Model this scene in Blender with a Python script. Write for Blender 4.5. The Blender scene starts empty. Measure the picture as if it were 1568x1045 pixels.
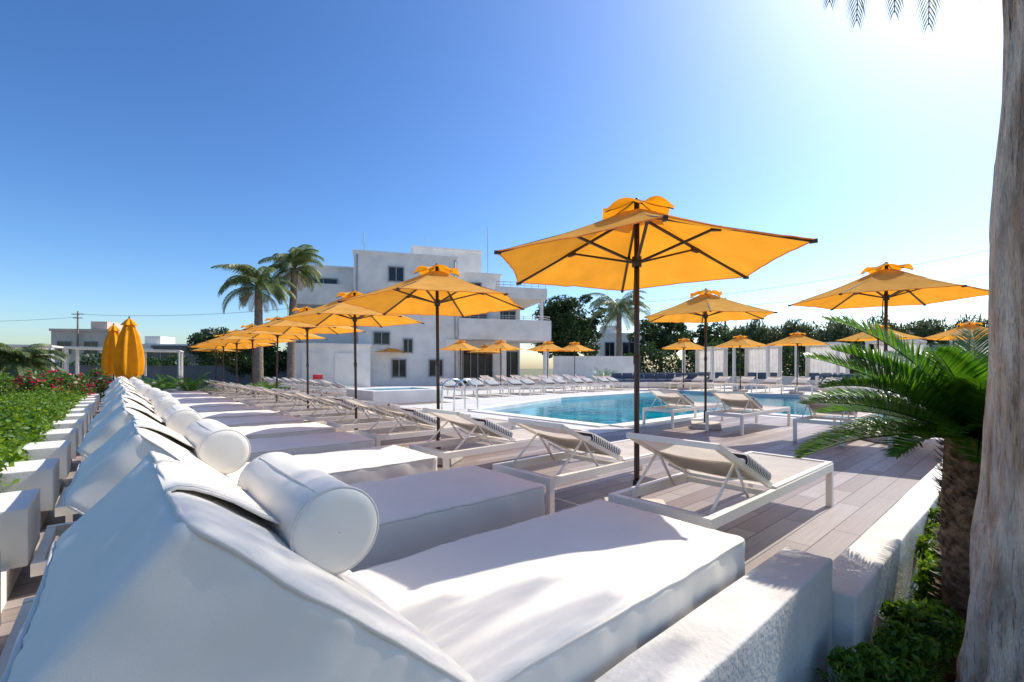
import bpy, math, random
import numpy as np
from mathutils import Vector, Matrix, noise
from mathutils.geometry import tessellate_polygon
random.seed(7); rng=np.random.default_rng(7)
H=1.07
TH=math.radians(40.9)
cu,su=math.cos(TH),math.sin(TH)
def W(X,Y): return (cu*X+su*Y, -su*X+cu*Y)
sc=bpy.context.scene

# ---------------- materials ----------------
def newmat(name):
    m=bpy.data.materials.new(name); m.use_nodes=True
    nt=m.node_tree; nt.nodes.clear()
    out=nt.nodes.new('ShaderNodeOutputMaterial')
    return m,nt,out
def N(nt,t,**kw):
    n=nt.nodes.new(t)
    for k,v in kw.items():
        setattr(n,k,v)
    return n
def L(nt,a,b): nt.links.new(a,b)
def c4(c): return (c[0],c[1],c[2],1)
def mat(name,col,rough=.6,var=.12,vscale=4.0,bump=0.0,bscale=40.0,metal=0.0,col2=None,detail=6,stretch=None,spec=.5,bdist=.01,rp=(.35,.65)):
    m,nt,out=newmat(name)
    p=N(nt,'ShaderNodeBsdfPrincipled'); p.inputs['Roughness'].default_value=rough; p.inputs['Metallic'].default_value=metal
    p.inputs['Specular IOR Level'].default_value=spec
    tc=N(nt,'ShaderNodeTexCoord'); src=tc.outputs['Object']
    if stretch:
        mp=N(nt,'ShaderNodeMapping'); mp.inputs['Scale'].default_value=stretch; L(nt,src,mp.inputs[0]); src=mp.outputs[0]
    nz=N(nt,'ShaderNodeTexNoise'); nz.inputs['Scale'].default_value=vscale; nz.inputs['Detail'].default_value=detail; nz.inputs['Roughness'].default_value=.6
    L(nt,src,nz.inputs['Vector'])
    r=N(nt,'ShaderNodeValToRGB'); c2=col2 if col2 else tuple(x*(1-var) for x in col)
    c1=col if col2 else tuple(min(1,x*(1+var*.5)) for x in col)
    r.color_ramp.elements[0].position=rp[0]; r.color_ramp.elements[1].position=rp[1]
    r.color_ramp.elements[0].color=c4(c2); r.color_ramp.elements[1].color=c4(c1)
    L(nt,nz.outputs[0],r.inputs[0]); L(nt,r.outputs[0],p.inputs['Base Color'])
    if bump>0:
        n2=N(nt,'ShaderNodeTexNoise'); n2.inputs['Scale'].default_value=bscale; n2.inputs['Detail'].default_value=5
        L(nt,src,n2.inputs['Vector'])
        b=N(nt,'ShaderNodeBump'); b.inputs['Strength'].default_value=bump; b.inputs['Distance'].default_value=bdist
        L(nt,n2.outputs[0],b.inputs['Height']); L(nt,b.outputs[0],p.inputs['Normal'])
    L(nt,p.outputs[0],out.inputs[0])
    return m
def leafmat(name,cols,trans=.35,rough=.45):
    m,nt,out=newmat(name)
    g=N(nt,'ShaderNodeNewGeometry'); r=N(nt,'ShaderNodeValToRGB')
    els=r.color_ramp.elements
    els[0].color=c4(cols[0]); els[1].color=c4(cols[-1])
    for i,c in enumerate(cols[1:-1]):
        e=els.new((i+1)/(len(cols)-1)); e.color=c4(c)
    L(nt,g.outputs['Random Per Island'],r.inputs[0])
    p=N(nt,'ShaderNodeBsdfPrincipled'); p.inputs['Roughness'].default_value=rough
    L(nt,r.outputs[0],p.inputs['Base Color'])
    t=N(nt,'ShaderNodeBsdfTranslucent')
    hs=N(nt,'ShaderNodeHueSaturation'); hs.inputs['Hue'].default_value=.48; hs.inputs['Value'].default_value=1.6; hs.inputs['Saturation'].default_value=1.1
    L(nt,r.outputs[0],hs.inputs['Color']); L(nt,hs.outputs[0],t.inputs['Color'])
    mx=N(nt,'ShaderNodeMixShader'); mx.inputs[0].default_value=trans
    L(nt,p.outputs[0],mx.inputs[1]); L(nt,t.outputs[0],mx.inputs[2]); L(nt,mx.outputs[0],out.inputs[0])
    return m
def fabric(name,dc,tcx,mix,bump=.15,bs=300):
    m,nt,out=newmat(name)
    d=N(nt,'ShaderNodeBsdfDiffuse'); t=N(nt,'ShaderNodeBsdfTranslucent')
    tc=N(nt,'ShaderNodeTexCoord'); nz=N(nt,'ShaderNodeTexNoise'); nz.inputs['Scale'].default_value=5; nz.inputs['Detail'].default_value=5
    L(nt,tc.outputs['Object'],nz.inputs['Vector'])
    def ramp(c):
        r=N(nt,'ShaderNodeValToRGB'); r.color_ramp.elements[0].color=c4([x*.86 for x in c]); r.color_ramp.elements[1].color=c4([min(1,x*1.05) for x in c])
        r.color_ramp.elements[0].position=.3; r.color_ramp.elements[1].position=.7
        L(nt,nz.outputs[0],r.inputs[0]); return r
    L(nt,ramp(dc).outputs[0],d.inputs['Color']); L(nt,ramp(tcx).outputs[0],t.inputs['Color'])
    n2=N(nt,'ShaderNodeTexNoise'); n2.inputs['Scale'].default_value=bs; L(nt,tc.outputs['Object'],n2.inputs['Vector'])
    b=N(nt,'ShaderNodeBump'); b.inputs['Strength'].default_value=bump; b.inputs['Distance'].default_value=.002
    L(nt,n2.outputs[0],b.inputs['Height']); L(nt,b.outputs[0],d.inputs['Normal'])
    mx=N(nt,'ShaderNodeMixShader'); mx.inputs[0].default_value=mix
    L(nt,d.outputs[0],mx.inputs[1]); L(nt,t.outputs[0],mx.inputs[2]); L(nt,mx.outputs[0],out.inputs[0])
    return m

M_orange=fabric('umbrella_canvas',(.95,.56,.16),(1.0,.355,.008),.5)
M_pole=mat('umbrella_metal',(.06,.045,.038),.45,.2,8,.1,60,metal=.3)
M_leather=mat('white_leatherette',(.885,.815,.70),.55,.05,2.5,.22,420,spec=.25,bdist=.0012)
M_piping=mat('seam_piping',(.74,.68,.59),.5,.05)
M_white=mat('white_powder_coat',(.87,.81,.71),.4,.05,3)
M_sling=fabric('sling_mesh',(.84,.79,.71),(.84,.78,.70),.40,.4,500)
M_slingb=fabric('sling_mesh_mauve',(.50,.40,.38),(.6,.45,.4),.3,.4,500)
M_stucco=mat('white_stucco',(.86,.81,.735),.85,.12,1.2,.25,60,bdist=.006)
M_walls=mat('painted_render',(.84,.78,.69),.85,.22,2.2,.4,45,bdist=.01)
M_conc=mat('light_paving',(.66,.63,.575),.7,.12,1.5,.2,50)
M_block=mat('umbrella_base_stone',(.55,.50,.43),.9,.2,9,.5,60)
M_dark=mat('dark_glass',(.02,.024,.028),.08,.2,2)
M_frame=mat('window_frame',(.35,.35,.36),.5,.1)
M_bark=mat('palm_bark',(.92,.74,.57),.9,.4,3.2,1.0,16,col2=(.50,.355,.25),stretch=(4,4,.8),bdist=.05,rp=(.38,.56))
M_bark2=mat('tree_bark',(.30,.24,.19),.95,.4,6,.9,20,col2=(.14,.105,.08),stretch=(1,1,3),bdist=.03)
M_fib=mat('cycad_fibre',(.34,.22,.13),.95,.5,20,.8,60,col2=(.12,.07,.04),bdist=.02)
M_soil=mat('soil',(.14,.105,.07),.95,.4,8,.6,20,bdist=.03)
M_curtain=fabric('white_curtain',(.84,.80,.75),(.82,.78,.72),.35)
M_beige=mat('beige_render',(.62,.52,.43),.9,.1,1)
M_grey=mat('dark_cladding',(.16,.155,.15),.8,.2,1)
M_wire=mat('cable',(.05,.05,.05),.6,.1)
M_steel=mat('stainless',(.7,.7,.7),.18,.05,metal=1)
M_cush=mat('blue_cushion',(.08,.11,.17),.8,.15)
M_red=mat('red_plastic',(.55,.03,.03),.4,.1)

LG=leafmat('leaf_green',[(.025,.07,.012),(.05,.13,.02),(.09,.19,.03),(.14,.24,.04)])
LH=leafmat('leaf_hedge',[(.035,.09,.010),(.08,.18,.018),(.15,.27,.028),(.25,.35,.05)],.4)
LD=leafmat('leaf_dark',[(.014,.035,.010),(.028,.066,.017),(.05,.10,.028)],.28)
LR=leafmat('leaf_reed',[(.035,.06,.022),(.065,.10,.038),(.12,.15,.065),(.19,.21,.10)],.22)
LP=leafmat('leaf_palm',[(.05,.085,.03),(.10,.155,.05),(.17,.22,.08),(.25,.27,.12)],.35)
LC=leafmat('leaf_cycad',[(.022,.085,.010),(.045,.14,.018),(.09,.21,.025)],.42,.3)
LF=leafmat('flower_red',[(.45,.01,.03),(.7,.03,.08),(.5,.02,.1)],.3)
LDRY=leafmat('leaf_dry',[(.25,.18,.09),(.4,.3,.17),(.16,.11,.06)],.3)

def stripes():
    m,nt,out=newmat('striped_cushion')
    p=N(nt,'ShaderNodeBsdfPrincipled'); p.inputs['Roughness'].default_value=.85
    tc=N(nt,'ShaderNodeTexCoord'); w=N(nt,'ShaderNodeTexWave'); w.bands_direction='X'; w.inputs['Scale'].default_value=14
    L(nt,tc.outputs['Object'],w.inputs['Vector'])
    r=N(nt,'ShaderNodeValToRGB'); r.color_ramp.interpolation='CONSTANT'; r.color_ramp.elements[0].color=(.03,.03,.035,1); r.color_ramp.elements[1].position=.5; r.color_ramp.elements[1].color=(.75,.74,.72,1)
    L(nt,w.outputs[0],r.inputs[0]); L(nt,r.outputs[0],p.inputs['Base Color']); L(nt,p.outputs[0],out.inputs[0]); return m
M_stripe=stripes()

def deckmat():
    m,nt,out=newmat('wood_look_tile')
    p=N(nt,'ShaderNodeBsdfPrincipled'); p.inputs['Roughness'].default_value=.5
    tc=N(nt,'ShaderNodeTexCoord')
    br=N(nt,'ShaderNodeTexBrick'); br.offset=.37; br.inputs['Scale'].default_value=1; br.inputs['Brick Width'].default_value=1.2; br.inputs['Row Height'].default_value=.15
    br.inputs['Mortar Size'].default_value=.0035; br.inputs['Mortar Smooth'].default_value=.1; br.inputs['Bias'].default_value=0
    br.inputs['Color1'].default_value=(.38,.32,.285,1); br.inputs['Color2'].default_value=(.215,.155,.128,1); br.inputs['Mortar'].default_value=(.07,.052,.043,1)
    L(nt,tc.outputs['Object'],br.inputs['Vector'])
    mp=N(nt,'ShaderNodeMapping'); mp.inputs['Scale'].default_value=(1.2,22,1); L(nt,tc.outputs['Object'],mp.inputs[0])
    nz=N(nt,'ShaderNodeTexNoise'); nz.inputs['Scale'].default_value=2.2; nz.inputs['Detail'].default_value=7; nz.inputs['Roughness'].default_value=.65; L(nt,mp.outputs[0],nz.inputs['Vector'])
    mr=N(nt,'ShaderNodeMapRange'); mr.inputs[3].default_value=.62; mr.inputs[4].default_value=1.2; L(nt,nz.outputs[0],mr.inputs[0])
    n3=N(nt,'ShaderNodeTexNoise'); n3.inputs['Scale'].default_value=.8; n3.inputs['Detail'].default_value=4; L(nt,tc.outputs['Object'],n3.inputs['Vector'])
    mr3=N(nt,'ShaderNodeMapRange'); mr3.inputs[3].default_value=.82; mr3.inputs[4].default_value=1.15; L(nt,n3.outputs[0],mr3.inputs[0])
    mm=N(nt,'ShaderNodeMath',operation='MULTIPLY'); L(nt,mr.outputs[0],mm.inputs[0]); L(nt,mr3.outputs[0],mm.inputs[1])
    vm=N(nt,'ShaderNodeVectorMath',operation='SCALE'); L(nt,br.outputs[0],vm.inputs[0]); L(nt,mm.outputs[0],vm.inputs['Scale'])
    L(nt,vm.outputs[0],p.inputs['Base Color'])
    b=N(nt,'ShaderNodeBump'); b.inputs['Strength'].default_value=.5; b.inputs['Distance'].default_value=.004; b.invert=True
    L(nt,br.outputs['Fac'],b.inputs['Height']); L(nt,b.outputs[0],p.inputs['Normal'])
    L(nt,p.outputs[0],out.inputs[0]); return m
M_deck=deckmat()
def watermat():
    m,nt,out=newmat('pool_water')
    p=N(nt,'ShaderNodeBsdfPrincipled'); p.inputs['Roughness'].default_value=.03; p.inputs['IOR'].default_value=1.33
    tc=N(nt,'ShaderNodeTexCoord'); nz=N(nt,'ShaderNodeTexNoise'); nz.inputs['Scale'].default_value=.9; nz.inputs['Detail'].default_value=4; L(nt,tc.outputs['Object'],nz.inputs['Vector'])
    r=N(nt,'ShaderNodeValToRGB'); r.color_ramp.elements[0].position=.3; r.color_ramp.elements[1].position=.7
    r.color_ramp.elements[0].color=(.0,.15,.24,1); r.color_ramp.elements[1].color=(.0,.35,.44,1)
    L(nt,nz.outputs[0],r.inputs[0]); L(nt,r.outputs[0],p.inputs['Base Color'])
    n2=N(nt,'ShaderNodeTexNoise'); n2.inputs['Scale'].default_value=3.0; n2.inputs['Detail'].default_value=4; L(nt,tc.outputs['Object'],n2.inputs['Vector'])
    b=N(nt,'ShaderNodeBump'); b.inputs['Strength'].default_value=.25; b.inputs['Distance'].default_value=.035; L(nt,n2.outputs[0],b.inputs['Height']); L(nt,b.outputs[0],p.inputs['Normal'])
    p.inputs['Specular IOR Level'].default_value=.2
    L(nt,p.outputs[0],out.inputs[0]); return m
M_water=watermat()
M_ptile=mat('pool_tile',(.10,.42,.50),.3,.15,3)
M_ground=mat('dry_grass_ground',(.16,.17,.07),.95,.4,.25,.5,3,col2=(.24,.20,.12))

# ---------------- mesh builder ----------------
class MB:
    def __init__(s): s.v=[];s.f=[];s.m=[];s.s=[]
    def add(s,vs,fs,m=0,smooth=False,M=None):
        o=len(s.v)
        if M is not None: vs=[tuple(M@Vector(v)) for v in vs]
        s.v.extend([tuple(v) for v in vs]); s.f.extend([tuple(i+o for i in f) for f in fs]); s.m.extend([m]*len(fs)); s.s.extend([smooth]*len(fs))
    def box(s,a,b,m=0,M=None):
        x0,y0,z0=a;x1,y1,z1=b
        s.add([(x0,y0,z0),(x1,y0,z0),(x1,y1,z0),(x0,y1,z0),(x0,y0,z1),(x1,y0,z1),(x1,y1,z1),(x0,y1,z1)],
              [(0,3,2,1),(4,5,6,7),(0,1,5,4),(1,2,6,5),(2,3,7,6),(3,0,4,7)],m,False,M)
    def tube(s,pts,r,m=0,n=8,closed=False,cap=True,M=None):
        pts=[Vector(p) for p in pts]; k=len(pts)
        if not hasattr(r,'__len__'): r=[r]*k
        vs=[];fs=[]; up=None
        for i,p in enumerate(pts):
            if closed: t=pts[(i+1)%k]-pts[i-1]
            else: t=pts[min(i+1,k-1)]-pts[max(i-1,0)]
            t.normalize()
            if up is None:
                up=Vector((0,0,1)) if abs(t.z)<.9 else Vector((1,0,0))
            a=t.cross(up); 
            if a.length<1e-5: a=t.cross(Vector((0,1,0)))
            a.normalize(); b=a.cross(t); up=b
            for j in range(n):
                an=2*math.pi*j/n; q=p+(a*math.cos(an)+b*math.sin(an))*r[i]; vs.append(q)
        for i in range(k if closed else k-1):
            for j in range(n):
                i2=(i+1)%k; fs.append((i*n+j,i*n+(j+1)%n,i2*n+(j+1)%n,i2*n+j))
        if cap and not closed:
            fs.append(tuple(range(n-1,-1,-1))); fs.append(tuple((k-1)*n+j for j in range(n)))
        s.add(vs,fs,m,True,M)
    def beam(s,p0,p1,w,h,m=0):
        p0=Vector(p0);p1=Vector(p1);t=(p1-p0).normalized()
        a=t.cross(Vector((0,0,1)))
        if a.length<1e-4:a=Vector((0,1,0))
        a.normalize();b=a.cross(t)
        vs=[p+a*(i*w/2)+b*(j*h/2) for p in(p0,p1) for i,j in((-1,-1),(1,-1),(1,1),(-1,1))]
        s.add(vs,[(0,1,2,3),(7,6,5,4),(0,4,5,1),(1,5,6,2),(2,6,7,3),(3,7,4,0)],m)
    def rbox(s,half,r,m=0,M=None,puff=0,k=7,wr=0,seed=0,fold=0):
        def ax(h):
            a=[-h,-h+r*.12,-h+r*.35,-h+r*.65,-h+r]; inner=[(-h+r)+(2*(h-r))*i/k for i in range(1,k)]
            return a+inner+[-x for x in reversed(a)]
        A=[ax(h) for h in half]; idx={};vs=[];fs=[]
        inn=[h-r for h in half]
        def vid(p):
            key=tuple(round(c,5) for c in p)
            if key in idx:return idx[key]
            c=Vector([max(-inn[i],min(inn[i],p[i])) for i in range(3)]); d=Vector(p)-c
            q=c+d.normalized()*r
            if puff and q.z>0:
                q.z+=puff*(1-(q.x/half[0])**4)*(1-(q.y/half[1])**4)
            if wr:
                nn=noise.noise_vector(q*9+Vector((seed,0,0)))*wr; q+=nn
                nn=noise.noise_vector(q*3+Vector((seed,5,0)))*wr*1.5; q+=nn
            if fold:
                e=max(0,1-min(half[0]-abs(p[0]),half[1]-abs(p[1]))/.14)
                f_=noise.noise(Vector((p[0]*26+seed,p[1]*26,p[2]*5)))
                q+=d.normalized()*f_*fold*e
            idx[key]=len(vs);vs.append(q);return idx[key]
        for d in range(3):
            a,b=[(1,2),(2,0),(0,1)][d]
            for sg in(-1,1):
                for i in range(len(A[a])-1):
                    for j in range(len(A[b])-1):
                        q=[]
                        for (ii,jj) in((i,j),(i+1,j),(i+1,j+1),(i,j+1)):
                            p=[0,0,0];p[d]=sg*half[d];p[a]=A[a][ii];p[b]=A[b][jj];q.append(vid(p))
                        fs.append(tuple(q) if sg>0 else tuple(reversed(q)))
        s.add(vs,fs,m,True,M)
    def mesh(s,name,mats):
        me=bpy.data.meshes.new(name); me.from_pydata(s.v,[],s.f)
        for m in mats: me.materials.append(m)
        me.polygons.foreach_set('material_index',s.m); me.polygons.foreach_set('use_smooth',s.s); me.update(); return me
    def obj(s,name,mats,loc=(0,0,0),rz=0,parent=None,bevel=0):
        o=inst(name,s.mesh(name,mats),loc,rz,parent)
        if bevel:
            b=o.modifiers.new('bevel','BEVEL'); b.width=bevel; b.segments=2; b.limit_method='ANGLE'
        return o
def inst(name,me,loc=(0,0,0),rz=0,parent=None,scale=1):
    o=bpy.data.objects.new(name,me); sc.collection.objects.link(o); o.location=loc; o.rotation_euler=(0,0,rz); o.scale=(scale,)*3
    if parent:o.parent=parent
    return o
def empty(name,loc=(0,0,0),rz=0):
    o=bpy.data.objects.new(name,None); sc.collection.objects.link(o); o.location=loc;o.rotation_euler=(0,0,rz);o.empty_display_size=.2; return o

def leaves(mb,P,Ln,Wd,m=0,vert=0.0,flat=0.0):
    n=len(P)
    a=rng.normal(size=(n,3)); a[:,2]=a[:,2]*(1-flat)+vert*3*np.abs(rng.normal(size=n)); a/=np.linalg.norm(a,axis=1,keepdims=True)
    r=rng.normal(size=(n,3)); b=np.cross(a,r); b/=np.linalg.norm(b,axis=1,keepdims=True)
    s=rng.uniform(.6,1.3,size=(n,1))
    Q=np.stack([P-a*Ln/2*s,P+b*Wd/2*s,P+a*Ln/2*s,P-b*Wd/2*s],axis=1).reshape(-1,3)
    o=len(mb.v); mb.v.extend(map(tuple,Q.tolist()))
    F=(np.arange(n*4).reshape(n,4)+o).tolist(); mb.f.extend(map(tuple,F)); mb.m.extend([m]*n); mb.s.extend([False]*n)

def frond(mb,base,az,el0,el1,length,nl,ll,lw,m=0,ang=55,droop=.25,stem=.012,mstem=0,start=.12,lift=.25):
    p=Vector(base); K=14; pts=[p.copy()];dirs=[]
    for i in range(K):
        e=el0+(el1-el0)*((i+.5)/K)**1.1
        d=Vector((math.cos(az)*math.cos(e),math.sin(az)*math.cos(e),math.sin(e))); dirs.append(d); p=p+d*length/K; pts.append(p.copy())
    dirs.append(dirs[-1])
    mb.tube(pts,[stem*(1-.85*i/K) for i in range(K+1)],mstem,n=4,cap=False)
    side=Vector((-math.sin(az),math.cos(az),0))
    for i in range(nl):
        t=start+(1-start)*(i+.5)/nl; x=t*K; k=min(int(x),K-1); fr=x-k
        q=pts[k].lerp(pts[k+1],fr); d=dirs[k]; up=side.cross(d)*-1
        if up.z<0 and abs(d.z)<.9: up=-up
        l=ll*(math.sin(math.pi*min(1,(t*.86+.12)))**.6)
        a=math.radians(ang*(1-.45*t))
        for sg in(-1,1):
            ld=(d*math.cos(a)+side*sg*math.sin(a)+up*lift*random.uniform(.7,1.3)).normalized()
            m1=q+ld*l*.5; ld2=(ld+Vector((0,0,-droop*random.uniform(.6,1.6)))).normalized(); m2=m1+ld2*l*.5
            w=d*(lw/2)
            o=len(mb.v)
            mb.v.extend([tuple(q-w*.5),tuple(q+w*.5),tuple(m1+w),tuple(m1-w),tuple(m2)])
            mb.f.extend([(o,o+1,o+2,o+3),(o+3,o+2,o+4)]); mb.m.extend([m]*2); mb.s.extend([False]*2)

# ---------------- world / light / camera ----------------
sd=Vector((1.247,-.088,1.35)).normalized()
w=bpy.data.worlds.new("World"); sc.world=w; w.use_nodes=True; nt=w.node_tree; nt.nodes.clear()
sky=nt.nodes.new('ShaderNodeTexSky'); sky.sky_type='NISHITA'; sky.sun_disc=False
sky.sun_elevation=math.asin(sd.z); sky.sun_rotation=math.atan2(sd.x,sd.y); sky.altitude=0; sky.air_density=1.0; sky.dust_density=1.05; sky.ozone_density=3.5
bg=nt.nodes.new('ShaderNodeBackground'); bg.inputs['Strength'].default_value=.115
hs=nt.nodes.new('ShaderNodeHueSaturation'); hs.inputs['Saturation'].default_value=1.15
gm=nt.nodes.new('ShaderNodeGamma'); gm.inputs['Gamma'].default_value=1.31
ow=nt.nodes.new('ShaderNodeOutputWorld'); nt.links.new(sky.outputs[0],hs.inputs['Color']); nt.links.new(hs.outputs[0],gm.inputs['Color']); nt.links.new(gm.outputs[0],bg.inputs[0]); nt.links.new(bg.outputs[0],ow.inputs[0])
sl=bpy.data.lights.new('sun','SUN'); sl.energy=5.0; sl.angle=math.radians(.5); sl.color=(1,.95,.87)
so=bpy.data.objects.new('sun',sl); sc.collection.objects.link(so); so.rotation_euler=sd.to_track_quat('Z','Y').to_euler(); so.location=(20,0,25)
cam=bpy.data.cameras.new('camera'); co=bpy.data.objects.new('camera',cam); sc.collection.objects.link(co)
co.location=(0,0,H); co.rotation_euler=(math.pi/2,0,-TH); cam.sensor_width=36; cam.lens=16.07; cam.shift_y=.0268; cam.clip_start=.05; cam.clip_end=3000
sc.camera=co
sc.view_settings.view_transform='Standard'; sc.view_settings.look='None'; sc.view_settings.exposure=0

# ---------------- ground, deck, pool ----------------
mb=MB(); mb.add([(-1500,-1500,-.6),(1500,-1500,-.6),(1500,1500,-.6),(-1500,1500,-.6)],[(0,1,2,3)]); mb.obj('ground',[M_ground])
pool=[(6.9,9.3),(6.9,5.2),(11.5,5.2),(11.5,.8),(20.2,.8),(20.2,11.2),(12,11.2)]
def flat(mb,outer,hole,z,m=0):
    polys=[[Vector((x,y,0)) for x,y in outer]]
    if hole: polys.append([Vector((x,y,0)) for x,y in hole])
    tris=tessellate_polygon(polys); pts=[p for pl in polys for p in pl]
    fs=[]
    for t in tris:
        a,b,c=[pts[i] for i in t]
        fs.append(tuple(t) if (b-a).cross(c-a).z>0 else (t[0],t[2],t[1]))
    mb.add([(p.x,p.y,z) for p in pts],fs,m)
mb=MB()
flat(mb,[(-.4,.61),(32,.61),(32,34),(-.4,34)],pool,0)
mb.add([(-.4,.61,-.6),(32,.61,-.6),(32,.61,0),(-.4,.61,0)],[(0,1,2,3)])
mb.add([(-.4,.61,-.6),(-.4,34,-.6),(-.4,34,0),(-.4,.61,0)],[(3,2,1,0)])
mb.obj('pool_deck',[M_deck])
mb=MB()
flat(mb,[(5.5,4.7),(10.9,4.7),(10.9,.7),(28,.7),(28,30),(8,30),(8,12),(5.5,12)],pool,.004)
mb.obj('pool_paving',[M_conc])
mb=MB()
n=len(pool)
area=sum(pool[k][0]*pool[(k+1)%n][1]-pool[(k+1)%n][0]*pool[k][1] for k in range(n))
for i in range(n):
    a=Vector(pool[i]+(0,)); b=Vector(pool[(i+1)%n]+(0,)); 
    t=(b-a).normalized(); nrm=Vector((t.y,-t.x,0))
    if area<0: nrm=-nrm
    vs=[a+nrm*(-.02),b+nrm*(-.02),b+nrm*.3,a+nrm*.3]
    z0,z1=-.08,.03+.001*i
    mb.add([(v.x,v.y,z0) for v in vs]+[(v.x,v.y,z1) for v in vs],[(0,3,2,1),(4,5,6,7),(0,1,5,4),(1,2,6,5),(2,3,7,6),(3,0,4,7)])
mb.obj('pool_coping',[M_stucco])
mb=MB()
for i in range(len(pool)):
    a=pool[i];b=pool[(i+1)%len(pool)]; mb.add([(a[0],a[1],-1.3),(b[0],b[1],-1.3),(b[0],b[1],-.001),(a[0],a[1],-.001)],[(0,1,2,3)])
mb.obj('pool_basin',[M_ptile])
mb=MB(); flat(mb,pool,None,-.07); mb.obj('pool_water',[M_water])

mb=MB()
for k in(0,.55):
    pts=[(6.2,9.3+k,0)]+[(6.2+.35*(1-math.cos(a)),9.3+k,.55+.25*math.sin(a)) for a in np.linspace(0,math.pi,9)]+[(6.9,9.3+k,.1),(7.0,9.3+k,-.5)]
    mb.tube(pts,.02,0,8)
mb.obj('pool_ladder',[M_steel])
mb=MB(); mb.box((5.6,12.6,0),(8.0,12.8,.42));mb.box((5.6,14.4,0),(8.0,14.6,.42));mb.box((5.6,12.8,0),(5.8,14.4,.42));mb.box((7.8,12.8,0),(8.0,14.4,.42)); mb.box((5.8,12.8,0),(7.8,14.4,.34),1)
mb.obj('spa_tub',[M_stucco,M_water],bevel=.02)

# ---------------- right low wall ----------------
mb=MB(); mb.rbox((1.9,.09,.44),.010,0,Matrix.Translation((2.28-1.9,.66,-.17)),k=16,wr=.004)
mb.rbox((3.6,.085,.37),.010,0,Matrix.Translation((2.285+3.6,.575,-.235)),k=20,wr=.004)
mb.obj('garden_wall',[M_walls])

# ---------------- left block wall ----------------
mb=MB()
mb.box((-.62,.9,-.6),(-.38,22,.14))
for i in range(17):
    v0=2.0+1.15*i-1.15
    mb.rbox((.14,.24,.14),.008,0,Matrix.Translation((-.46,v0+.27,.26)),k=3,wr=.002)
mb.obj('planter_wall',[M_stucco])

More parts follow.
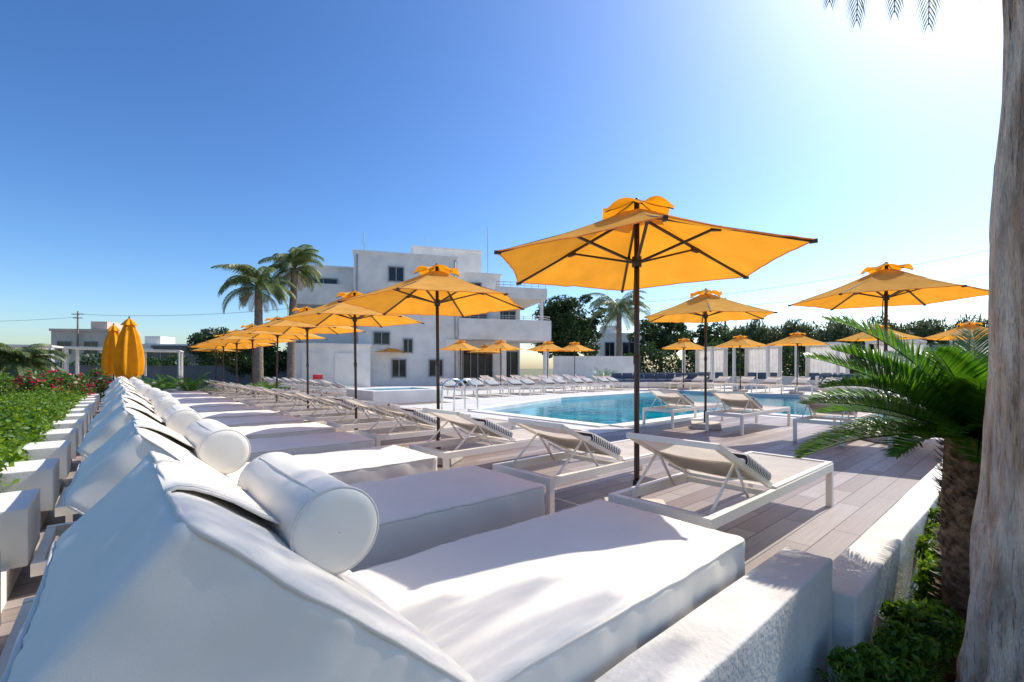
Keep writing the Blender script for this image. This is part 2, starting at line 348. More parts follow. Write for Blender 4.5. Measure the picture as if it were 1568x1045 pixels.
# ---------------- daybeds ----------------
def daybed_meshes():
    r={}
    m=MB(); m.rbox((.70,.375,.115),.026,0,Matrix.Translation((1.245,.375,.268)),puff=.018,k=40,wr=.004,fold=.0045)
    def loop(hx,hy,z,cx,cy,rr=.03):
        pts=[]
        for (sx,sy,a0) in((1,1,0),(-1,1,90),(-1,-1,180),(1,-1,270)):
            for a in(0,30,60,90):
                an=math.radians(a0+a); pts.append((cx+sx*(hx-rr)+rr*math.cos(an),cy+sy*(hy-rr)+rr*math.sin(an),z))
        # densify and follow the cushion's slight unevenness
        out=[]
        for i in range(len(pts)):
            a=Vector(pts[i]);b=Vector(pts[(i+1)%len(pts)]); k=max(1,int((b-a).length/.05))
            for j in range(k): out.append(a.lerp(b,j/k))
        return out
    def wob(pts,c,wr,seed):
        o=[]
        for p in pts:
            q=Vector(p)-Vector(c); q2=q+noise.noise_vector(q*9+Vector((seed,0,0)))*wr; q2+=noise.noise_vector(q2*3+Vector((seed,5,0)))*wr*1.5; o.append(q2+Vector(c))
        return o
    C=(1.245,.375,.268)
    m.tube(wob(loop(.697,.372,.372,1.245,.375),C,.004,0),.0052,1,6,closed=True)
    m.tube(wob(loop(.697,.372,.168,1.245,.375),C,.004,0),.0048,1,6,closed=True)
    r['mattress']=m.mesh('mattress',[M_leather,M_piping])
    m=MB()
    Mx=Matrix(((.735,0,.678,.245),(0,1,0,.375),(-.678,0,.735,.517),(0,0,0,1)))
    m.rbox((.36,.375,.14),.026,0,Mx,puff=.02,k=34,wr=.0045,seed=3,fold=.005)
    m.tube([Mx@p for p in wob(loop(.357,.372,.130,0,0),(0,0,0),.0045,3)],.0052,1,6,closed=True)
    m.tube([Mx@p for p in wob(loop(.357,.372,-.130,0,0),(0,0,0),.0045,3)],.005,1,6,closed=True)
    r['backrest']=m.mesh('backrest',[M_leather,M_piping])
    m=MB()
    R=.088; c=(.335,.745); nn_=56; ys=[.13,.131,.135,.142,.152]+list(np.linspace(.165,.615,26))+[.628,.638,.645,.649,.65]
    rs=[.001,R*.72,R*.9,R*.97,R]+[R]*26+[R,R*.97,R*.9,R*.72,.001]
    vs=[];fs=[]
    for i,yy in enumerate(ys):
        e=math.exp(-((min(yy-.15,.63-yy))/.03)**2) if .15<yy<.63 else 0
        for j in range(nn_):
            a=2*math.pi*j/nn_; rr=rs[i]+ (noise.noise(Vector((math.cos(a)*3,math.sin(a)*3,yy*6)))*.003 + noise.noise(Vector((math.cos(a)*14,math.sin(a)*14,yy*12)))*.0025*e if 4<=i<=len(ys)-5 else 0)
            vs.append((c[0]+rr*math.cos(a),yy,c[1]+rr*math.sin(a)))
    for i in range(len(ys)-1):
        for j in range(nn_): fs.append((i*nn_+j,(i+1)*nn_+j,(i+1)*nn_+(j+1)%nn_,i*nn_+(j+1)%nn_))
    m.add(vs,fs,0,True)
    for yy in(.143,.637):
        m.tube([(c[0]+R*.975*math.cos(a),yy,c[1]+R*.975*math.sin(a)) for a in np.linspace(0,2*math.pi,40,endpoint=False)],.0035,1,6,closed=True)
    m.tube([(c[0]+R*math.cos(2.0),yy,c[1]+R*math.sin(2.0)) for yy in np.linspace(.16,.62,12)],.002,1,5)
    r['bolster']=m.mesh('bolster',[M_leather,M_piping])
    m=MB()
    pts=[(-.07,.215),(-.10,.198),(-.14,.184),(-.2,.176),(-.26,.171),(-.30,.163),(-.330,.154),(-.352,.142),(-.362,.125)]
    vs=[];fs=[]
    for (x,z) in pts:
        for yy in(-.16,-.08,0,.08,.16): vs.append(Mx@Vector((x,yy,z+.0015*math.sin(yy*40))))
    for i in range(len(pts)-1):
        for j in range(4): a=i*5+j; fs.append((a,a+1,a+6,a+5))
    m.add(vs,fs,0,True)
    for yy in(-.16,.16):
        m.tube([Mx@Vector((x,yy,z-.001)) for x,z in pts],.0032,1,5)
        m.tube([Mx@Vector((x,yy*.9,z+.001)) for x,z in pts],.0012,1,4)
    r['strap']=m.mesh('strap',[M_leather,M_piping])
    m=MB()
    for yy in(.02,.69): m.box((-.27,yy,.09),(1.90,yy+.04,.148))
    for xx in(-.27,-.10,.10,.35,.9,1.4,1.86): m.box((xx,.06,.095),(xx+.04,.69,.143))
    for xx in(-.22,.7,1.75):
        for yy in(.025,.695): m.box((xx,yy,0),(xx+.035,yy+.03,.0895))
    r['frame']=m.mesh('frame',[M_white])
    return r
DB=daybed_meshes()
for i in range(16):
    e=empty('daybed',(random.uniform(-.04,.04) if i else 0,.78+1.15*i,0),random.uniform(-.012,.012) if i else 0)
    for k,me in DB.items():
        o=inst(k,me,parent=e)
        if k=='bolster' and i: o.rotation_euler=(0,0,random.uniform(-.05,.05))

# ---------------- loungers ----------------
def lounger_mesh(sling):
    m=MB()
    Lx,Wy=2.02,.62
    for y in(0,Wy-.04): m.box((0,y,.275),(Lx,y+.04,.33))
    m.box((.0,.04,.277),(.04,Wy-.04,.328)); m.box((Lx-.04,.04,.277),(Lx,Wy-.04,.328)); m.box((.84,.04,.277),(.87,Wy-.04,.31))
    for x in(.0,Lx-.045):
        for y in(.001,Wy-.041): m.box((x,y,0),(x+.045,y+.04,.2748))
    def sheet(p0,p1,y0,y1,sag,mm,K=8,Q=6):
        vs=[];fs=[]
        for i in range(K+1):
            for j in range(Q+1):
                t=i/K;u=j/Q; p=Vector(p0).lerp(Vector(p1),t)
                vs.append((p.x,y0+(y1-y0)*u,p.z-sag*math.sin(math.pi*u)*math.sin(math.pi*min(1,max(0,t)))**.5))
        for i in range(K):
            for j in range(Q): a=i*(Q+1)+j; fs.append((a,a+Q+1,a+Q+2,a+1))
        m.add(vs,fs,mm,True)
    sheet((.86,0,.336),(Lx-.01,0,.336),.012,Wy-.012,.012,1)
    m.box((.86,.005,.3305),(Lx-.005,.04,.345)); m.box((.86,Wy-.04,.3305),(Lx-.005,Wy-.005,.345))
    m.box((Lx-.04,.0405,.331),(Lx-.005,Wy-.0405,.345))
    P0=(.86,0,.345);P1=(.15,0,.665)
    for y in(.045,Wy-.045): m.beam((P0[0],y,P0[2]),(P1[0],y,P1[2]),.03,.03)
    m.beam((P1[0],.03,P1[2]),(P1[0],Wy-.03,P1[2]),.03,.03)
    sheet(P0,P1,.055,Wy-.055,.02,1)
    for y in(.07,Wy-.07):
        m.tube([(.42,y,.54),(.12,y,.30)],.009,0,6); m.tube([(.42,y,.54),(.62,y,.29)],.009,0,6)
    m.tube([(.42,.07,.54),(.42,Wy-.07,.54)],.009,0,6); m.tube([(.12,.05,.30),(.12,Wy-.05,.30)],.009,0,6)
    m.tube([(.55,.07,.44),(.55,.2,.40),(.55,Wy-.2,.40),(.55,Wy-.07,.44)],.008,0,6)
    d=(Vector(P1)-Vector(P0)).normalized(); nn=Vector((-d.z,0,d.x)); nn=nn if nn.z>0 else -nn
    c=Vector(P0).lerp(Vector(P1),.32)+nn*.04
    Mx=Matrix(((d.x,0,nn.x,c.x),(0,1,0,Wy/2),(d.z,0,nn.z,c.z),(0,0,0,1)))
    m.rbox((.20,.29,.032),.022,2,Mx,puff=.01,k=4)
    return m.mesh('sun_lounger',[M_white,sling,M_stripe])
LM=lounger_mesh(M_sling); LMb=lounger_mesh(M_slingb)
vs=[1.05,2.15,3.4,4.75,5.95,7.1,8.25,9.4,10.6,11.8,13,14.2,15.4,16.6,17.8,19]
for i,v in enumerate(vs):
    inst('sun_lounger',LM,(2.2+random.uniform(-.06,.06)*(i>1),v,0),random.uniform(-.03,.03)*(i>1))
for (u,v) in((7.45,4.25),(7.55,3.1),(7.5,1.75),(7.6,.68)): inst('sun_lounger',LM,(u,v,.005),random.uniform(-.02,.02))
for i in range(11):
    inst('sun_lounger',LMb,(9.2+1.0*i+.25*(i%2),15.2,.005),-math.pi/2+random.uniform(-.05,.05))
for i in range(8):
    inst('sun_lounger',LMb,(15+1.1*i,20.2,.005),-math.pi/2+random.uniform(-.05,.05))
for i in range(10):
    inst('sun_lounger',LM,(23.3,2.6+1.15*i,.005),math.pi+random.uniform(-.04,.04))
for i in range(9):
    inst('sun_lounger',LM,(5.2+random.uniform(-.1,.1),16+1.2*i,.005),random.uniform(-.05,.05))
# low sofas near the back corner of the pool terrace
def sofa():
    m=MB(); m.rbox((.95,.4,.16),.03,0,Matrix.Translation((0,0,.18)),k=3); m.rbox((.95,.1,.22),.04,0,Matrix.Translation((0,.32,.5)),k=3)
    for x in(-.6,0,.6): m.rbox((.29,.32,.07),.04,1,Matrix.Translation((x,-.04,.41)),k=2,puff=.02); m.rbox((.28,.07,.2),.05,1,Matrix.Translation((x,.18,.62)),k=2)
    return m.mesh('outdoor_sofa',[M_leather,M_cush])
SF=sofa()
for (px,Y) in((962,25),(1012,25),(1062,24.6),(1290,20.5)):
    u,v=W((px-784)/700*Y,Y); inst('outdoor_sofa',SF,(u,v,.005),-TH+random.uniform(-.1,.1))

# ---------------- umbrellas ----------------
def umbrella_mesh(seed=0):
    m=MB(); R=1.06; zr=1.80; za=2.17; ns=6
    def canopy(r0,r1,z0,z1,edge,bow,sag,K=10,Q=12,phase=0,wrk=.004):
        for s in range(ns):
            a0=2*math.pi*s/ns+phase;a1=a0+2*math.pi/ns
            A=Vector((math.cos(a0),math.sin(a0),0));B=Vector((math.cos(a1),math.sin(a1),0)); vs=[];fs=[]
            for i in range(K+1):
                t=i/K; r=r0+(r1-r0)*t
                for j in range(Q+1):
                    w_=j/Q; p=A.lerp(B,w_)*r*(1-edge*math.sin(math.pi*w_)*t**3)
                    z=z0+(z1-z0)*t+bow*math.sin(math.pi*w_)*t**2-sag*math.sin(math.pi*w_)*math.sin(math.pi*t)-.02*math.sin(math.pi*t)
                    z+=wrk*math.sin(math.pi*w_)*t*noise.noise(Vector((w_*9+s*5,t*3,seed)))
                    vs.append((p.x,p.y,z))
            for i in range(K):
                for j in range(Q): a=i*(Q+1)+j; fs.append((a,a+Q+1,a+Q+2,a+1))
            m.add(vs,fs,0,True)
    canopy(.10,R,za,zr,.035,0,.014,wrk=.016)
    canopy(.0,.27,2.275,2.15,.0,.062,-.012,6,8)
    m.tube([(0,0,.03),(0,0,2.24)],.019,1,12)
    m.tube([(0,0,2.24),(0,0,2.27),(0,0,2.28)],[.02,.016,.005],1,10)
    m.tube([(0,0,1.79),(0,0,1.86)],.034,1,12); m.tube([(0,0,2.11),(0,0,2.16)],.034,1,12)
    m.tube([(0,0,1.10),(0,0,1.16)],.024,1,12)
    rim=[]
    for s in range(ns):
        a0=2*math.pi*s/ns;a1=a0+2*math.pi/ns
        A=Vector((math.cos(a0),math.sin(a0),0));B=Vector((math.cos(a1),math.sin(a1),0))
        for j in range(12):
            w_=j/12; p=A.lerp(B,w_)*R*(1-.035*math.sin(math.pi*w_)); z=zr+.016*math.sin(math.pi*w_)*noise.noise(Vector((w_*9+s*5,3,seed))); rim.append((p.x,p.y,z))
    m.tube(rim,.0045,0,5,closed=True)
    for s in range(ns):
        a=2*math.pi*s/ns; c=Vector((math.cos(a),math.sin(a),0))
        m.beam(c*.03+Vector((0,0,za-.024)),c*(R+.003)+Vector((0,0,zr-.012)),.018,.015,1)
        p=c*(R*.50)+Vector((0,0,za+(zr-za)*.47-.03)); m.beam(c*.03+Vector((0,0,1.825)),p,.018,.014,1)
        m.beam(p-c*.03+Vector((0,0,.0)),p+c*.03-Vector((0,0,.01)),.026,.03,1)
        q=c*R+Vector((0,0,zr-.008)); m.beam(q-c*.03,q+c*.010,.022,.02,1)
        m.beam(c*.02+Vector((0,0,2.258)),c*.26+Vector((0,0,2.145)),.010,.006,1)
    m.tube([(.02,0,1.9),(.035,.01,1.84),(.045,.01,1.7),(.03,.01,1.62),(.05,.015,1.56),(.04,.01,1.72)],.005,1,5)
    m.rbox((.22,.22,.045),.012,2,Matrix.Translation((0,0,.047)),k=2)
    m.tube([(0,0,.09),(0,0,.28)],.028,1,12)
    return m.mesh('patio_umbrella',[M_orange,M_pole,M_block])
UMS=[umbrella_mesh(s) for s in range(4)]
ph=math.radians(41)
ki=0
def umb(u,v,rz,scale=1):
    global ki; o=inst('patio_umbrella',UMS[ki%4],(u,v,0),rz,scale=scale); ki+=1
    if ki>1: o.rotation_euler=(random.uniform(-.015,.015),random.uniform(-.015,.015),rz)
for v in(1.87,4.5,6.87,9.2,11.5,13.8,16.1,18.4): umb(2.79,v,ph+random.uniform(-.15,.15)*(v>2))
umb(8.6,1.5,ph+.1,1.16); umb(8.0,3.93,ph-.2,1.1)
for (u,v) in((21.5,11.7),(21.5,8.93),(21.5,6.64),(19+.9,3.65),(20.9,1.5)): umb(u,v,random.random(),1.15)
for (px,Y) in((598,29),(705,24.3),(767,24.3),(742,29),(838,25.3),(880,26),(675,31)):
    u,v=W((px-784)/700*Y,Y); umb(u,v,random.random(),1.15)
for (px,Y) in((330,24),(362,27)):
    u,v=W((px-784)/700*Y,Y); umb(u,v,random.random(),1.1)

def closed_umb():
    m=MB(); n=60; prof=[(.75,.24),(.95,.26),(1.2,.27),(1.5,.25),(1.9,.19),(2.2,.11),(2.32,.05)]
    vs=[];fs=[]
    for z,r in prof:
        for j in range(n):
            a=2*math.pi*j/n; rr=r*(1+.26*math.cos(6*a)+.10*math.cos(13*a+z)); vs.append((rr*math.cos(a),rr*math.sin(a),z+.08*math.cos(6*a)*(z<.8)))
    for i in range(len(prof)-1):
        for j in range(n): fs.append((i*n+j,i*n+(j+1)%n,(i+1)*n+(j+1)%n,(i+1)*n+j))
    m.add(vs,fs,0,True)
    vs=[];fs=[]
    for z,r in((2.24,.17),(2.38,.08),(2.45,.01)):
        for j in range(n):
            a=2*math.pi*j/n; rr=r*(1+.2*math.cos(6*a)); vs.append((rr*math.cos(a),rr*math.sin(a),z))
    for i in range(2):
        for j in range(n): fs.append((i*n+j,i*n+(j+1)%n,(i+1)*n+(j+1)%n,(i+1)*n+j))
    m.add(vs,fs,0,True)
    m.tube([(0,0,0),(0,0,2.5)],.02,1,8)
    m.rbox((.25,.25,.05),.012,2,Matrix.Translation((0,0,.05)),k=2)
    return m.mesh('closed_patio_umbrella',[fabric('folded_canvas',(.95,.43,.025),(1,.33,.008),.25),M_pole,M_block])
CU=closed_umb()
for(px,Y) in((198,13.0),(174,15.0)):
    u,v=W((px-784)/700*Y,Y); inst('closed_patio_umbrella',CU,(u,v,.1),random.random(),scale=.98)

# ---------------- cabanas ----------------
def cabana_mesh(open_=False):
    m=MB(); w_=1.7;d=1.9;h=2.15
    for x in(0,d-.07):
        for y in(0,w_-.07): m.box((x,y,0),(x+.07,y+.07,h-.08))
    m.box((-.02,-.02,h-.08),(d+.02,.08,h)); m.box((-.02,w_-.08,h-.08),(d+.02,w_+.02,h)); m.box((-.02,.0805,h-.08),(.08,w_-.0805,h)); m.box((d-.08,.0805,h-.08),(d+.02,w_-.0805,h))
    m.box((.08,.08,.0),(d-.08,w_-.08,.25)); m.rbox((d/2-.1,w_/2-.1,.09),.03,2,Matrix.Translation((d/2,w_/2,.341)),k=3)
    for k in range(3): m.rbox((.09,.21,.17),.05,3,Matrix.Translation((d-.3,.35+.5*k,.6)),k=2)
    def curtain(p0,p1,nf):
        K=nf*8; vs=[];fs=[]
        p0=Vector(p0);p1=Vector(p1);t=(p1-p0).normalized();nn=Vector((-t.y,t.x,0))
        for z,am in((.12,.05),(1.2,.035),(h-.085,.03)):
            for i in range(K+1):
                q=p0.lerp(p1,i/K)+nn*am*math.sin(i/K*nf*2*math.pi); vs.append((q.x,q.y,z))
        for r_ in range(2):
            for i in range(K): a=r_*(K+1)+i; fs.append((a,a+1,a+K+2,a+K+1))
        m.add(vs,fs,1,True)
    K=8;vs=[];fs=[]
    for i in range(K+1):
        for j in range(K+1): vs.append((.0+d*i/K,.0+w_*j/K,h+.004-.05*math.sin(math.pi*i/K)*math.sin(math.pi*j/K)))
    for i in range(K):
        for j in range(K): a=i*(K+1)+j; fs.append((a,a+K+1,a+K+2,a+1))
    m.add(vs,fs,1,True)
    if not open_: curtain((d-.05,.1,0),(d-.05,w_-.1,0),9)
    curtain((d-.4,.03,0),(d-.1,.03,0),3); curtain((d-.4,w_-.03,0),(d-.1,w_-.03,0),3)
    curtain((.08,.03,0),(.3,.03,0),2); curtain((.08,w_-.03,0),(.3,w_-.03,0),2)
    return m.mesh('poolside_cabana',[M_white,M_curtain,M_leather,M_cush])
CM=cabana_mesh(); CM2=cabana_mesh(True)
for v in(13.4,10.4,7.3,4.4,1.6): inst('poolside_cabana',CM,(26.0,v-1,.01),0,scale=1.08)
for(px,Y) in((118,22),(222,25),(20,20)):
    u,v=W((px-784)/700*Y,Y); inst('poolside_cabana',CM2,(u,v,-.1),math.radians(-100))

# ---------------- building ----------------
bu,bv=W(-9.7,28); BE=empty('white_hotel_building',(bu,bv,0),math.radians(16.3)-TH)
m=MB()
m.box((0,0,-.6),(6.4,9,8.2)); 
m.box((-.06,-.06,8.2),(6.46,9.06,8.35))
m.box((6.4,1.2,-.6),(9.6,9,7.5)); m.box((6.462,1.14,7.5),(9.66,9.05,7.65))
m.box((3.9,4.5,8.35),(9.0,10,9.9)); m.box((3.84,4.44,9.9),(9.06,10.06,10.05))
m.box((9.6,3,-.6),(11.6,9,5.9))
m.box((-3.7,3,-.6),(0,9,7.75)); m.box((-3.78,2.92,7.75),(-.062,9.06,7.9))
m.obj('walls',[M_stucco],parent=BE)
m=MB()
m.box((6.402,-.6,2.95),(12.7,3.0-.002,3.15)); m.box((6.402,-.62,3.15),(12.7,-.45,4.3)); m.box((12.53,-.448,3.15),(12.7,2.9,4.3))
m.box((9.0,.2,5.85),(12.7,7,6.05)); m.box((9.0,.18,6.05),(12.7,.34,6.6)); m.box((12.54,.342,6.05),(12.7,7,6.6))
m.box((-3.6,.7,5.0),(-.002,2.998,5.2)); m.box((-3.6,.68,5.2),(-.002,.83,6.3)); m.box((-3.6,.832,5.2),(-3.45,2.9,6.3))
m.box((-3.4,.9,2.6),(-.002,2.998,2.8)); m.box((-3.4,.88,2.8),(-.002,1.03,3.75))
m.box((-3.3,-2.2,-.6),(1.0,-.062,2.35)); m.box((-3.38,-2.28,2.35),(1.08,-.064,2.47))
m.box((12.3,-.4,-.6),(12.6,-.1,2.948)); m.box((9.3,-.4,-.6),(9.6,-.1,2.948)); m.box((12.3,.4,4.3),(12.5,.6,5.848))
m.obj('balconies',[M_stucco],parent=BE)
m=MB()
def win(m,s0,s1,z0,z1,t,mull=1):
    f=.07
    m.box((s0-f,t-.10,z0-f),(s1+f,t-.001,z0),0); m.box((s0-f,t-.10,z1),(s1+f,t-.001,z1+f),0)
    m.box((s0-f,t-.10,z0),(s0,t-.001,z1),0); m.box((s1,t-.10,z0),(s1+f,t-.001,z1),0)
    m.box((s0,t-.03,z0),(s1,t-.002,z1),1)
    for k in range(mull):
        x=s0+(s1-s0)*(k+1)/(mull+1); m.box((x-.025,t-.06,z0),(x+.025,t-.0305,z1),0)
win(m,2.1,2.95,6.55,7.4,0); win(m,1.2,2.1,2.6,3.3,0); win(m,2.3,3.1,.55,1.6,0); win(m,4.6,5.4,.6,1.6,0); win(m,3.0,3.5,2.1,2.9,0)
win(m,7.0,9.0,.05,2.3,1.2,3); win(m,9.8,11.4,.05,2.3,3,2); win(m,6.9,8.6,3.2,5.2,1.2,2); win(m,9.8,11.2,3.2,5.3,3,2)
win(m,-2.9,-1.2,5.4,7.0,3,1); win(m,-2.9,-1.2,2.9,4.5,3,1); win(m,7.2,8.2,5.7,6.9,1.2,1)
m.obj('windows',[M_frame,M_dark],parent=BE)
m=MB()
m.box((-2.6,-2.26,-.1),(-1.7,-2.203,1.95)); m.box((-.9,-2.26,-.1),(.1,-2.203,1.95))
for s0,z0 in((.4,5.0),(3.9,5.1),(5.6,2.4)):
    m.box((s0,-.36,z0),(s0+.8,-.003,z0+.55)); m.box((s0+.06,-.375,z0+.06),(s0+.55,-.3605,z0+.49))
m.obj('service_doors_and_ac_units',[M_white],parent=BE)
m=MB()
for x,t in((.6,.5),(4.9,5.2),(8.8,1.6)): m.tube([(x,t,7.6),(x,t,11.0 if x>4 else 9.6)],.02,0,5)
for z in(4.42,4.56): m.tube([(6.5,-.53,z),(12.6,-.53,z)],.018,0,5); m.tube([(12.62,-.53,z),(12.62,2.8,z)],.018,0,5)
for k in range(11): m.tube([(6.5+.61*k,-.53,4.3),(6.5+.61*k,-.53,4.56)],.015,0,4)
for z in(6.75,6.95): m.tube([(9.1,.26,z),(12.6,.26,z)],.018,0,4)
for k in range(8): m.tube([(9.1+.5*k,.26,6.6),(9.1+.5*k,.26,6.95)],.015,0,4)
m.tube([(6.25,-.05,-.5),(6.25,-.05,8.1)],.045,0,6); m.tube([(.2,-.05,2.5),(.2,-.05,8.1)],.04,0,6)
m.obj('railings_and_antennas',[M_frame],parent=BE)

def seg(name,X0,Y0,X1,Y1,h,th,mt,z0=-.6):
    a=Vector(W(X0,Y0)+(0,));b=Vector(W(X1,Y1)+(0,)); m=MB(); ln=(b-a).length
    m.box((0,0,z0),(ln,th,h)); m.box((-.03,-.03,h),(ln+.03,th+.03,h+.06)); return m.obj(name,[mt],tuple(a),math.atan2(b.y-a.y,b.x-a.x))
seg('boundary_wall',3,33,9,33,1.9,.25,M_stucco); seg('boundary_wall',9.2,33.2,48,27,.45,.25,M_stucco)
seg('boundary_wall',-42,30,-13,30,1.2,.25,M_grey)

def house(name,X,Y,w_,d,h,mt,extra=None,wins=()):
    u,v=W(X,Y); e=empty(name,(u,v,-.6),-TH+random.uniform(-.15,.15)); m=MB(); m.box((0,0,0),(w_,d,h)); m.box((-.15,-.15,h),(w_+.15,d+.15,h+.3)); 
    if extra: m.box(*extra)
    m.obj('walls',[mt],parent=e); m=MB()
    for s0,s1,z0,z1 in wins: win(m,s0,s1,z0,z1,0)
    if wins: m.obj('windows',[M_frame,M_dark],parent=e)
house('beige_flat_roof_house',-60.5,60,6.8,6,6.6,M_beige,((4,1,6.9),(6,4,8)),((.8,2.4,3.6,5.2),(4,5.6,3.6,5.2)))
house('modern_grey_house',-50,60,7,6,4.6,M_stucco,((1,1,4.9),(3,4,6)),((1,3,2.2,4),))
house('modern_grey_house',-44,56,8.5,6,4.2,M_grey,((5,1,4.5),(6,2,6.6)),((1,3,2.2,3.8),(5,7,2.2,3.8)))
house('distant_white_house',10,52,5,6,5.4,M_stucco,((.5,.5,5.7),(2,3,6.6)),((.6,1.6,3,4.6),(2.6,4,3,4.6)))
house('distant_white_house',24,56,7,6,4.8,M_stucco,None,((.6,1.6,3,4.2),(3.6,5,3,4.2)))

# ---------------- trees ----------------
def crown_points(c,rad,nclump,per,cr):
    P=[]
    for k in range(nclump):
        d=rng.normal(size=3); d/=np.linalg.norm(d); rr=rng.uniform(.45,1.0)
        cc=np.array(c)+d*np.array(rad)*rr
        q=rng.normal(size=(per,3)); q/=np.linalg.norm(q,axis=1,keepdims=True); q*=rng.uniform(.55,1.0,size=(per,1))*cr*rng.uniform(.6,1.2)
        q[:,2]*=.7; P.append(cc+q)
    return np.concatenate(P)
def tree(name,X,Y,h,rad,lm,nclump=60,per=160,cr=.7,leaf=.22,base=-.6):
    u,v=W(X,Y); m=MB(); cz=h-rad[2]
    m.tube([(0,0,base),(.05,0,cz*.4),(0,.08,cz*.8),(.05,0,cz+.3)],[.22,.17,.13,.07],1,10)
    for k in range(8):
        a=k*.8; e=Vector((math.cos(a)*rad[0]*.7,math.sin(a)*rad[1]*.7,cz+random.uniform(-.3,.5)*rad[2])); s0=Vector((0,0,cz*.5+.1*k)); m.tube([s0,s0.lerp(e,.5)+Vector((0,0,.2)),e],[.09,.06,.025],1,6)
    P=crown_points((0,0,cz),rad,nclump,per,cr); leaves(m,P,leaf,leaf*.55,0)
    return m.obj(name,[lm,M_bark2],(u,v,0))
tree('ficus_tree',4.6,38,7.3,(3.3,2.8,2.9),LD,115,240,.85,.24)
tree('olive_tree',-24,38,4.4,(2.6,2,1.5),LD,50,160,.7,.22)
tree('olive_tree',-21,36,3.6,(2.2,2,1.4),LG,50,160,.7,.2)
tree('garden_tree',-14.5,25.5,2.8,(1.8,1.5,1.1),LD,45,150,.5,.16)
tree('garden_tree',-12.2,26.5,2.4,(1.3,1.2,.9),LD,36,150,.45,.16)
tree('olive_tree',13,40,5.6,(2.8,2.2,1.8),LD,70,180,.7,.24)
tree('olive_tree',17.5,41,5.0,(2.8,2.2,1.8),LD,60,180,.7,.24)

def palm(name,X,Y,h,r,fl,nf,lm=None,lean=(0,0),ll=.55):
    u,v=W(X,Y); m=MB(); K=24; pts=[];rs=[]
    for i in range(K+1):
        t=i/K; pts.append((lean[0]*t*t,lean[1]*t*t,-.6+(h+.6)*t)); rs.append(r*(1.15-.35*t)*(1+.05*(i%2)))
    m.tube(pts,rs,1,12); top=Vector(pts[-1])
    for k in range(nf):
        az=k*2.399+random.uniform(-.2,.2); e0=math.radians(random.uniform(5,80)); 
        e1=e0-math.radians(random.uniform(80,125))
        frond(m,top,az,e0,e1,fl*random.uniform(.8,1.1),48,ll,.045,0,60,1.1,.025,0,.15,.05)
    for k in range(7):
        az=k*.9; frond(m,top-Vector((0,0,.15)),az,math.radians(-10),math.radians(-85),fl*.6,26,ll*.8,.035,2,40,.7,.02,2,.15,0)
    return m.obj(name,[LP,M_bark2,LDRY],(u,v,0))
palm('fan_palm_tree',-12.2,22,4.9,.2,2.1,24,ll=.65)
palm('fan_palm_tree',-11.6,24,6.3,.2,2.0,24,lean=(.2,.1),ll=.65)
palm('palm_tree',8.2,35,5.4,.22,3.0,30,ll=.8)
palm('palm_tree',-17.8,16.5,1.2,.22,1.5,26,ll=.45)
palm('palm_tree',-21,19,1.2,.22,1.7,24,ll=.45)

m=MB(); n=56000
x=rng.uniform(20,72,n); top=4.9+ .5*np.sin(x*1.7)+.35*np.sin(x*4.1+1)+.3*np.sin(x*9.3)
z=-.6+(top+.6)*rng.uniform(0,1,n)**.55; y=rng.uniform(-1.2,1.2,n)+44-.12*(x-20)
P=np.stack([cu*x+su*y,-su*x+cu*y,z],axis=1); leaves(m,P,.75,.10,0,vert=.6)
m.obj('reed_belt',[LR])
m=MB(); n=26000; x=rng.uniform(9,60,n); y=rng.uniform(-.8,.8,n)+36-.1*(x-9); z=-.5+rng.uniform(0,1,n)**.6*(2.9+.5*np.sin(x*1.3)+.3*np.sin(x*3.7)); P=np.stack([cu*x+su*y,-su*x+cu*y,z],axis=1); leaves(m,P,.3,.14,0)
m.obj('background_hedge',[LD])
m=MB(); n=14000; x=rng.uniform(-70,-14,n); y=rng.uniform(-1,1,n)+44; z=-.5+rng.uniform(0,1,n)**.6*(2.2+.5*np.sin(x*.9)+.4*np.sin(x*2.3)); P=np.stack([cu*x+su*y,-su*x+cu*y,z],axis=1); leaves(m,P,.4,.2,0)
m.obj('background_hedge',[LD])

# ---------------- left hedge and planting ----------------
m=MB(); m.box((-6,1,-.6),(-.63,30,.10)); m.obj('planting_bed',[M_soil])
m=MB(); n=60000
v=2.0+rng.uniform(0,1,n)**1.5*13; topz=.50+.06*np.sin(v*3)+.04*np.sin(v*7.3)
ang=rng.uniform(0,math.pi,n); rr=rng.uniform(.8,1.1,n)
u=-1.14+.52*np.clip(np.cos(ang)*1.25,-1,1)*rr; z=.05+(topz-.02)*np.sin(ang)**.5*rr
P=np.stack([u,v,z],axis=1)+rng.normal(size=(n,3))*.035; leaves(m,P,.055,.026,0); m.obj('clipped_hedge',[LH])
def shrub(name,u,v,z,r,n,lm,leaf,nc=16,flowers=0):
    m=MB(); P=crown_points((0,0,r*.7),(r,r,r*.7),nc,n//nc,r*.4); leaves(m,P,leaf,leaf*.5,0)
    if flowers:
        idx=P[P[:,2]>r*.4]; q=idx[rng.integers(0,len(idx),flowers)]; q=np.repeat(q,5,axis=0)+rng.normal(size=(flowers*5,3))*.02; leaves(m,q,.06,.05,1)
    for k in range(5):
        m.tube([(0,0,0),(math.cos(k*1.3)*r*.5,math.sin(k*1.3)*r*.5,r)],[.02,.008],2,5)
    return m.obj(name,[lm,LF,M_bark2],(u,v,z))
for k in range(22):
    v_=random.uniform(3.5,20); u_=random.uniform(-5.2,-2.0)-.0
    shrub('flowering_shrub' if k%3==0 else 'garden_shrub',u_,v_,.1,random.uniform(.35,.6),2600,LH if k%2 else LG,.07,18,60 if k%3==0 else 0)
for (px,Y,r) in((95,10.5,.6),(125,12,.65),(60,9.5,.55)):
    u_,v_=W((px-784)/700*Y,Y); shrub('rose_bush',u_,v_,.15,r,3000,LG,.08,20,150)
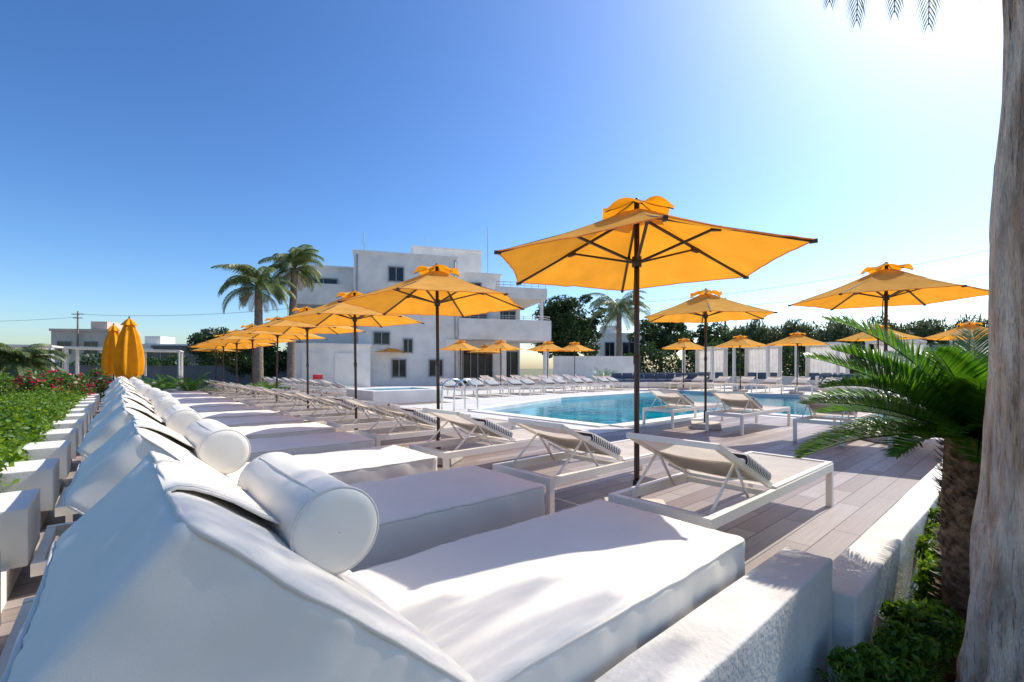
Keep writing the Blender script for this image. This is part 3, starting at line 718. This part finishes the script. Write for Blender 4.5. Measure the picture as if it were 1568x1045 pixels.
def cycad(name,u,v,z,nf,fl,ll,nl=40,trunk=.25,tr=.13,seed=1,loft=(10,75),lw=.085,azs=None):
    random.seed(seed); m=MB()
    if trunk>0:
        m.tube([(0,0,-trunk),(0,0,-trunk*.7),(0,0,-trunk*.3),(0,0,0),(0,0,.05)],[tr*1.1,tr*1.0,tr*1.05,tr*.95,tr*.5],1,18)
        for k in range(int(1500*trunk)):
            a=random.uniform(0,6.283); zz=-random.uniform(0,trunk); p=Vector((math.cos(a)*tr,math.sin(a)*tr,zz)); o=Vector((math.cos(a),math.sin(a),random.uniform(.3,1.2))).normalized()
            t=Vector((-math.sin(a),math.cos(a),0))*.012
            q=p+o*random.uniform(.02,.055); m.add([p-t,p+t,q+t*.3,q-t*.3],[(0,1,2,3)],2 if random.random()<.35 else 1)
    for k in range(nf):
        az=k*2.399+random.uniform(-.15,.15); e0=math.radians(loft[0]+(loft[1]-loft[0])*(k/nf)+random.uniform(-6,6)); e1=e0-math.radians(random.uniform(35,60))
        L_=fl*random.uniform(.85,1.1)
        if azs and (math.cos(az-azs[0])>azs[1]): L_*=azs[2]
        frond(m,Vector((math.cos(az)*.04,math.sin(az)*.04,.0)),az,e0,e1,L_,nl,ll,ll*lw,0,68,.18,.007,0,.1,.45)
    return m.obj(name,[LC,M_fib,LDRY],(u,v,z))
for (px,Y,s) in((290,14,1),(225,13,.8),(410,13.5,.7),(925,27,1.2),(255,16,.8)):
    u_,v_=W((px-784)/700*Y,Y); cycad('cycad_plant',u_,v_,.25 if px<800 else .3,22,.9*s,.22,26,.3,.12,seed=int(px))
# ---------------- right foreground ----------------
cycad('cycad_palm',3.03,.18,.73,44,.80,.17,84,1.13,.13,seed=11,loft=(12,76),lw=.065,azs=(3.75,.35,.62))
random.seed(4)
m=MB(); K=190; n=90; vsx=[];fs=[]
for i in range(K+1):
    z=-.6+5.7*i/K
    rb=np.interp(z,[-.6,-.1,.3,.8,1.07,1.6,2.3,4,5.2],[.26,.215,.18,.15,.14,.145,.11,.105,.11])
    for j in range(n):
        a=2*math.pi*j/n; q=Vector((math.cos(a)*2.2,math.sin(a)*2.2,z*1.1))
        d=.020*noise.noise(q)+.014*noise.noise(Vector((q.x*3,q.y*3,z*2.5)))-.026*max(0,noise.noise(Vector((q.x*4+9,q.y*4,z*1.2))))**.5*.8
        if z<.7: d+=.06*noise.noise(Vector((q.x*1.7,q.y*1.7,z*4)))*min(1,(.7-z)*2)
        rr=rb+d; vsx.append((rr*math.cos(a),rr*math.sin(a),z))
for i in range(K):
    for j in range(n): fs.append((i*n+j,i*n+(j+1)%n,(i+1)*n+(j+1)%n,(i+1)*n+j))
m.add(vsx,fs,1,True)
for k in range(16):
    az=k*2.399; e0=math.radians(random.uniform(25,75)); frond(m,Vector((0,0,5.0)),az,e0,e0-math.radians(80),1.9,50,.5,.035,0,60,.6,.02,0,.15,.1)
for az,ln in((.0,2.5),(.15,2.45),(.3,2.55),(.42,2.4),(.55,2.4),(.68,2.25)):
    frond(m,Vector((0,0,4.9)),az,math.radians(0),math.radians(-88),ln,56,.42,.022,2 if az<.3 else 0,40,.9,.018,2,.2,0)
m.obj('palm_tree',[LP,M_bark,LDRY],(2.47,-.02,0))
m=MB()
def ground_clump(c,r,n,leaf,mi):
    P=crown_points(c,(r,r*.7,r*.7),14,n//14,r*.4); leaves(m,P,leaf,leaf*.45,mi)
for c,r,n_,lf,mi in(((1.75,.40,-.08),.13,3000,.035,1),((2.1,.40,-.06),.13,3000,.035,1),((2.45,.36,-.12),.15,3000,.04,1),((2.0,.33,-.22),.16,3000,.04,0),((2.75,.33,-.12),.17,3000,.045,1),((3.15,.33,-.06),.18,3200,.05,1),((3.6,.33,.0),.2,3200,.05,1),((4.1,.33,.05),.2,2800,.05,1),((4.7,.34,.05),.22,2600,.05,1),((5.6,.3,.05),.25,2600,.05,0),((6.8,.3,.05),.25,2600,.05,1),((1.6,.35,-.3),.14,2200,.04,0)):
    ground_clump(c,r,n_,lf,mi)
for k in range(110):
    p=Vector((random.uniform(1.5,3.8),random.uniform(.25,.46),-.35)); frond(m,p,random.uniform(0,6.28),math.radians(random.uniform(55,88)),math.radians(random.uniform(-10,30)),random.uniform(.25,.5),18,.06,.010,random.choice((0,1)),60,.2,.003,0,.1,.1)
m.obj('low_shrubs',[LG,LH])
m=MB(); m.add([(-3,-3,-.42),(12,-3,-.42),(12,.52,-.42),(-3,.52,-.42)],[(0,1,2,3)]); m.obj('planting_soil',[M_soil])

def C3(X,Y,z): u,v=W(X,Y); return Vector((u,v,z))
for X,Y,z in [(-57.0,60,8.6),(6,60,9.5),(21,45,8.0)]:
    e=MB(); e.tube([C3(X,Y,-.6),C3(X,Y,z)],[.14,.09],0,8); e.beam(C3(X-.8,Y,z-.4),C3(X+.8,Y,z-.4),.1,.1,0); e.beam(C3(X-.6,Y,z-.9),C3(X+.6,Y,z-.9),.1,.1,0); e.obj('utility_pole',[M_bark2])
m=MB()
def wire(a,b,sag):
    pts=[a.lerp(b,t)-Vector((0,0,sag*4*t*(1-t))) for t in np.linspace(0,1,24)]; m.tube(pts,.018,0,4)
wire(C3(6,60,9.1),C3(45,43,12.2),1.0); wire(C3(6,60,8.6),C3(45,43,10.0),1.2); wire(C3(-57,60,8.2),C3(-16,50,8.6),.8); wire(C3(-57,60,7.8),C3(-95,60,8.2),.8)
m.obj('power_lines',[M_wire])
u_,v_=W(-8.2,19.5); m=MB(); m.rbox((.22,.22,.02),.015,0,Matrix.Translation((0,0,.45)),k=2)
for a in(-.18,.18):
    for b in(-.18,.18): m.tube([(a,b,.44),(a*1.2,b*1.2,0)],.015,0,6)
m.tube([(-.2,.2,.45),(-.2,.25,.8),(.2,.25,.8),(.2,.2,.45)],.018,0,6); m.rbox((.18,.015,.1),.01,0,Matrix.Translation((0,.25,.7)),k=2)
m.obj('red_chair',[M_red],(u_,v_,0))
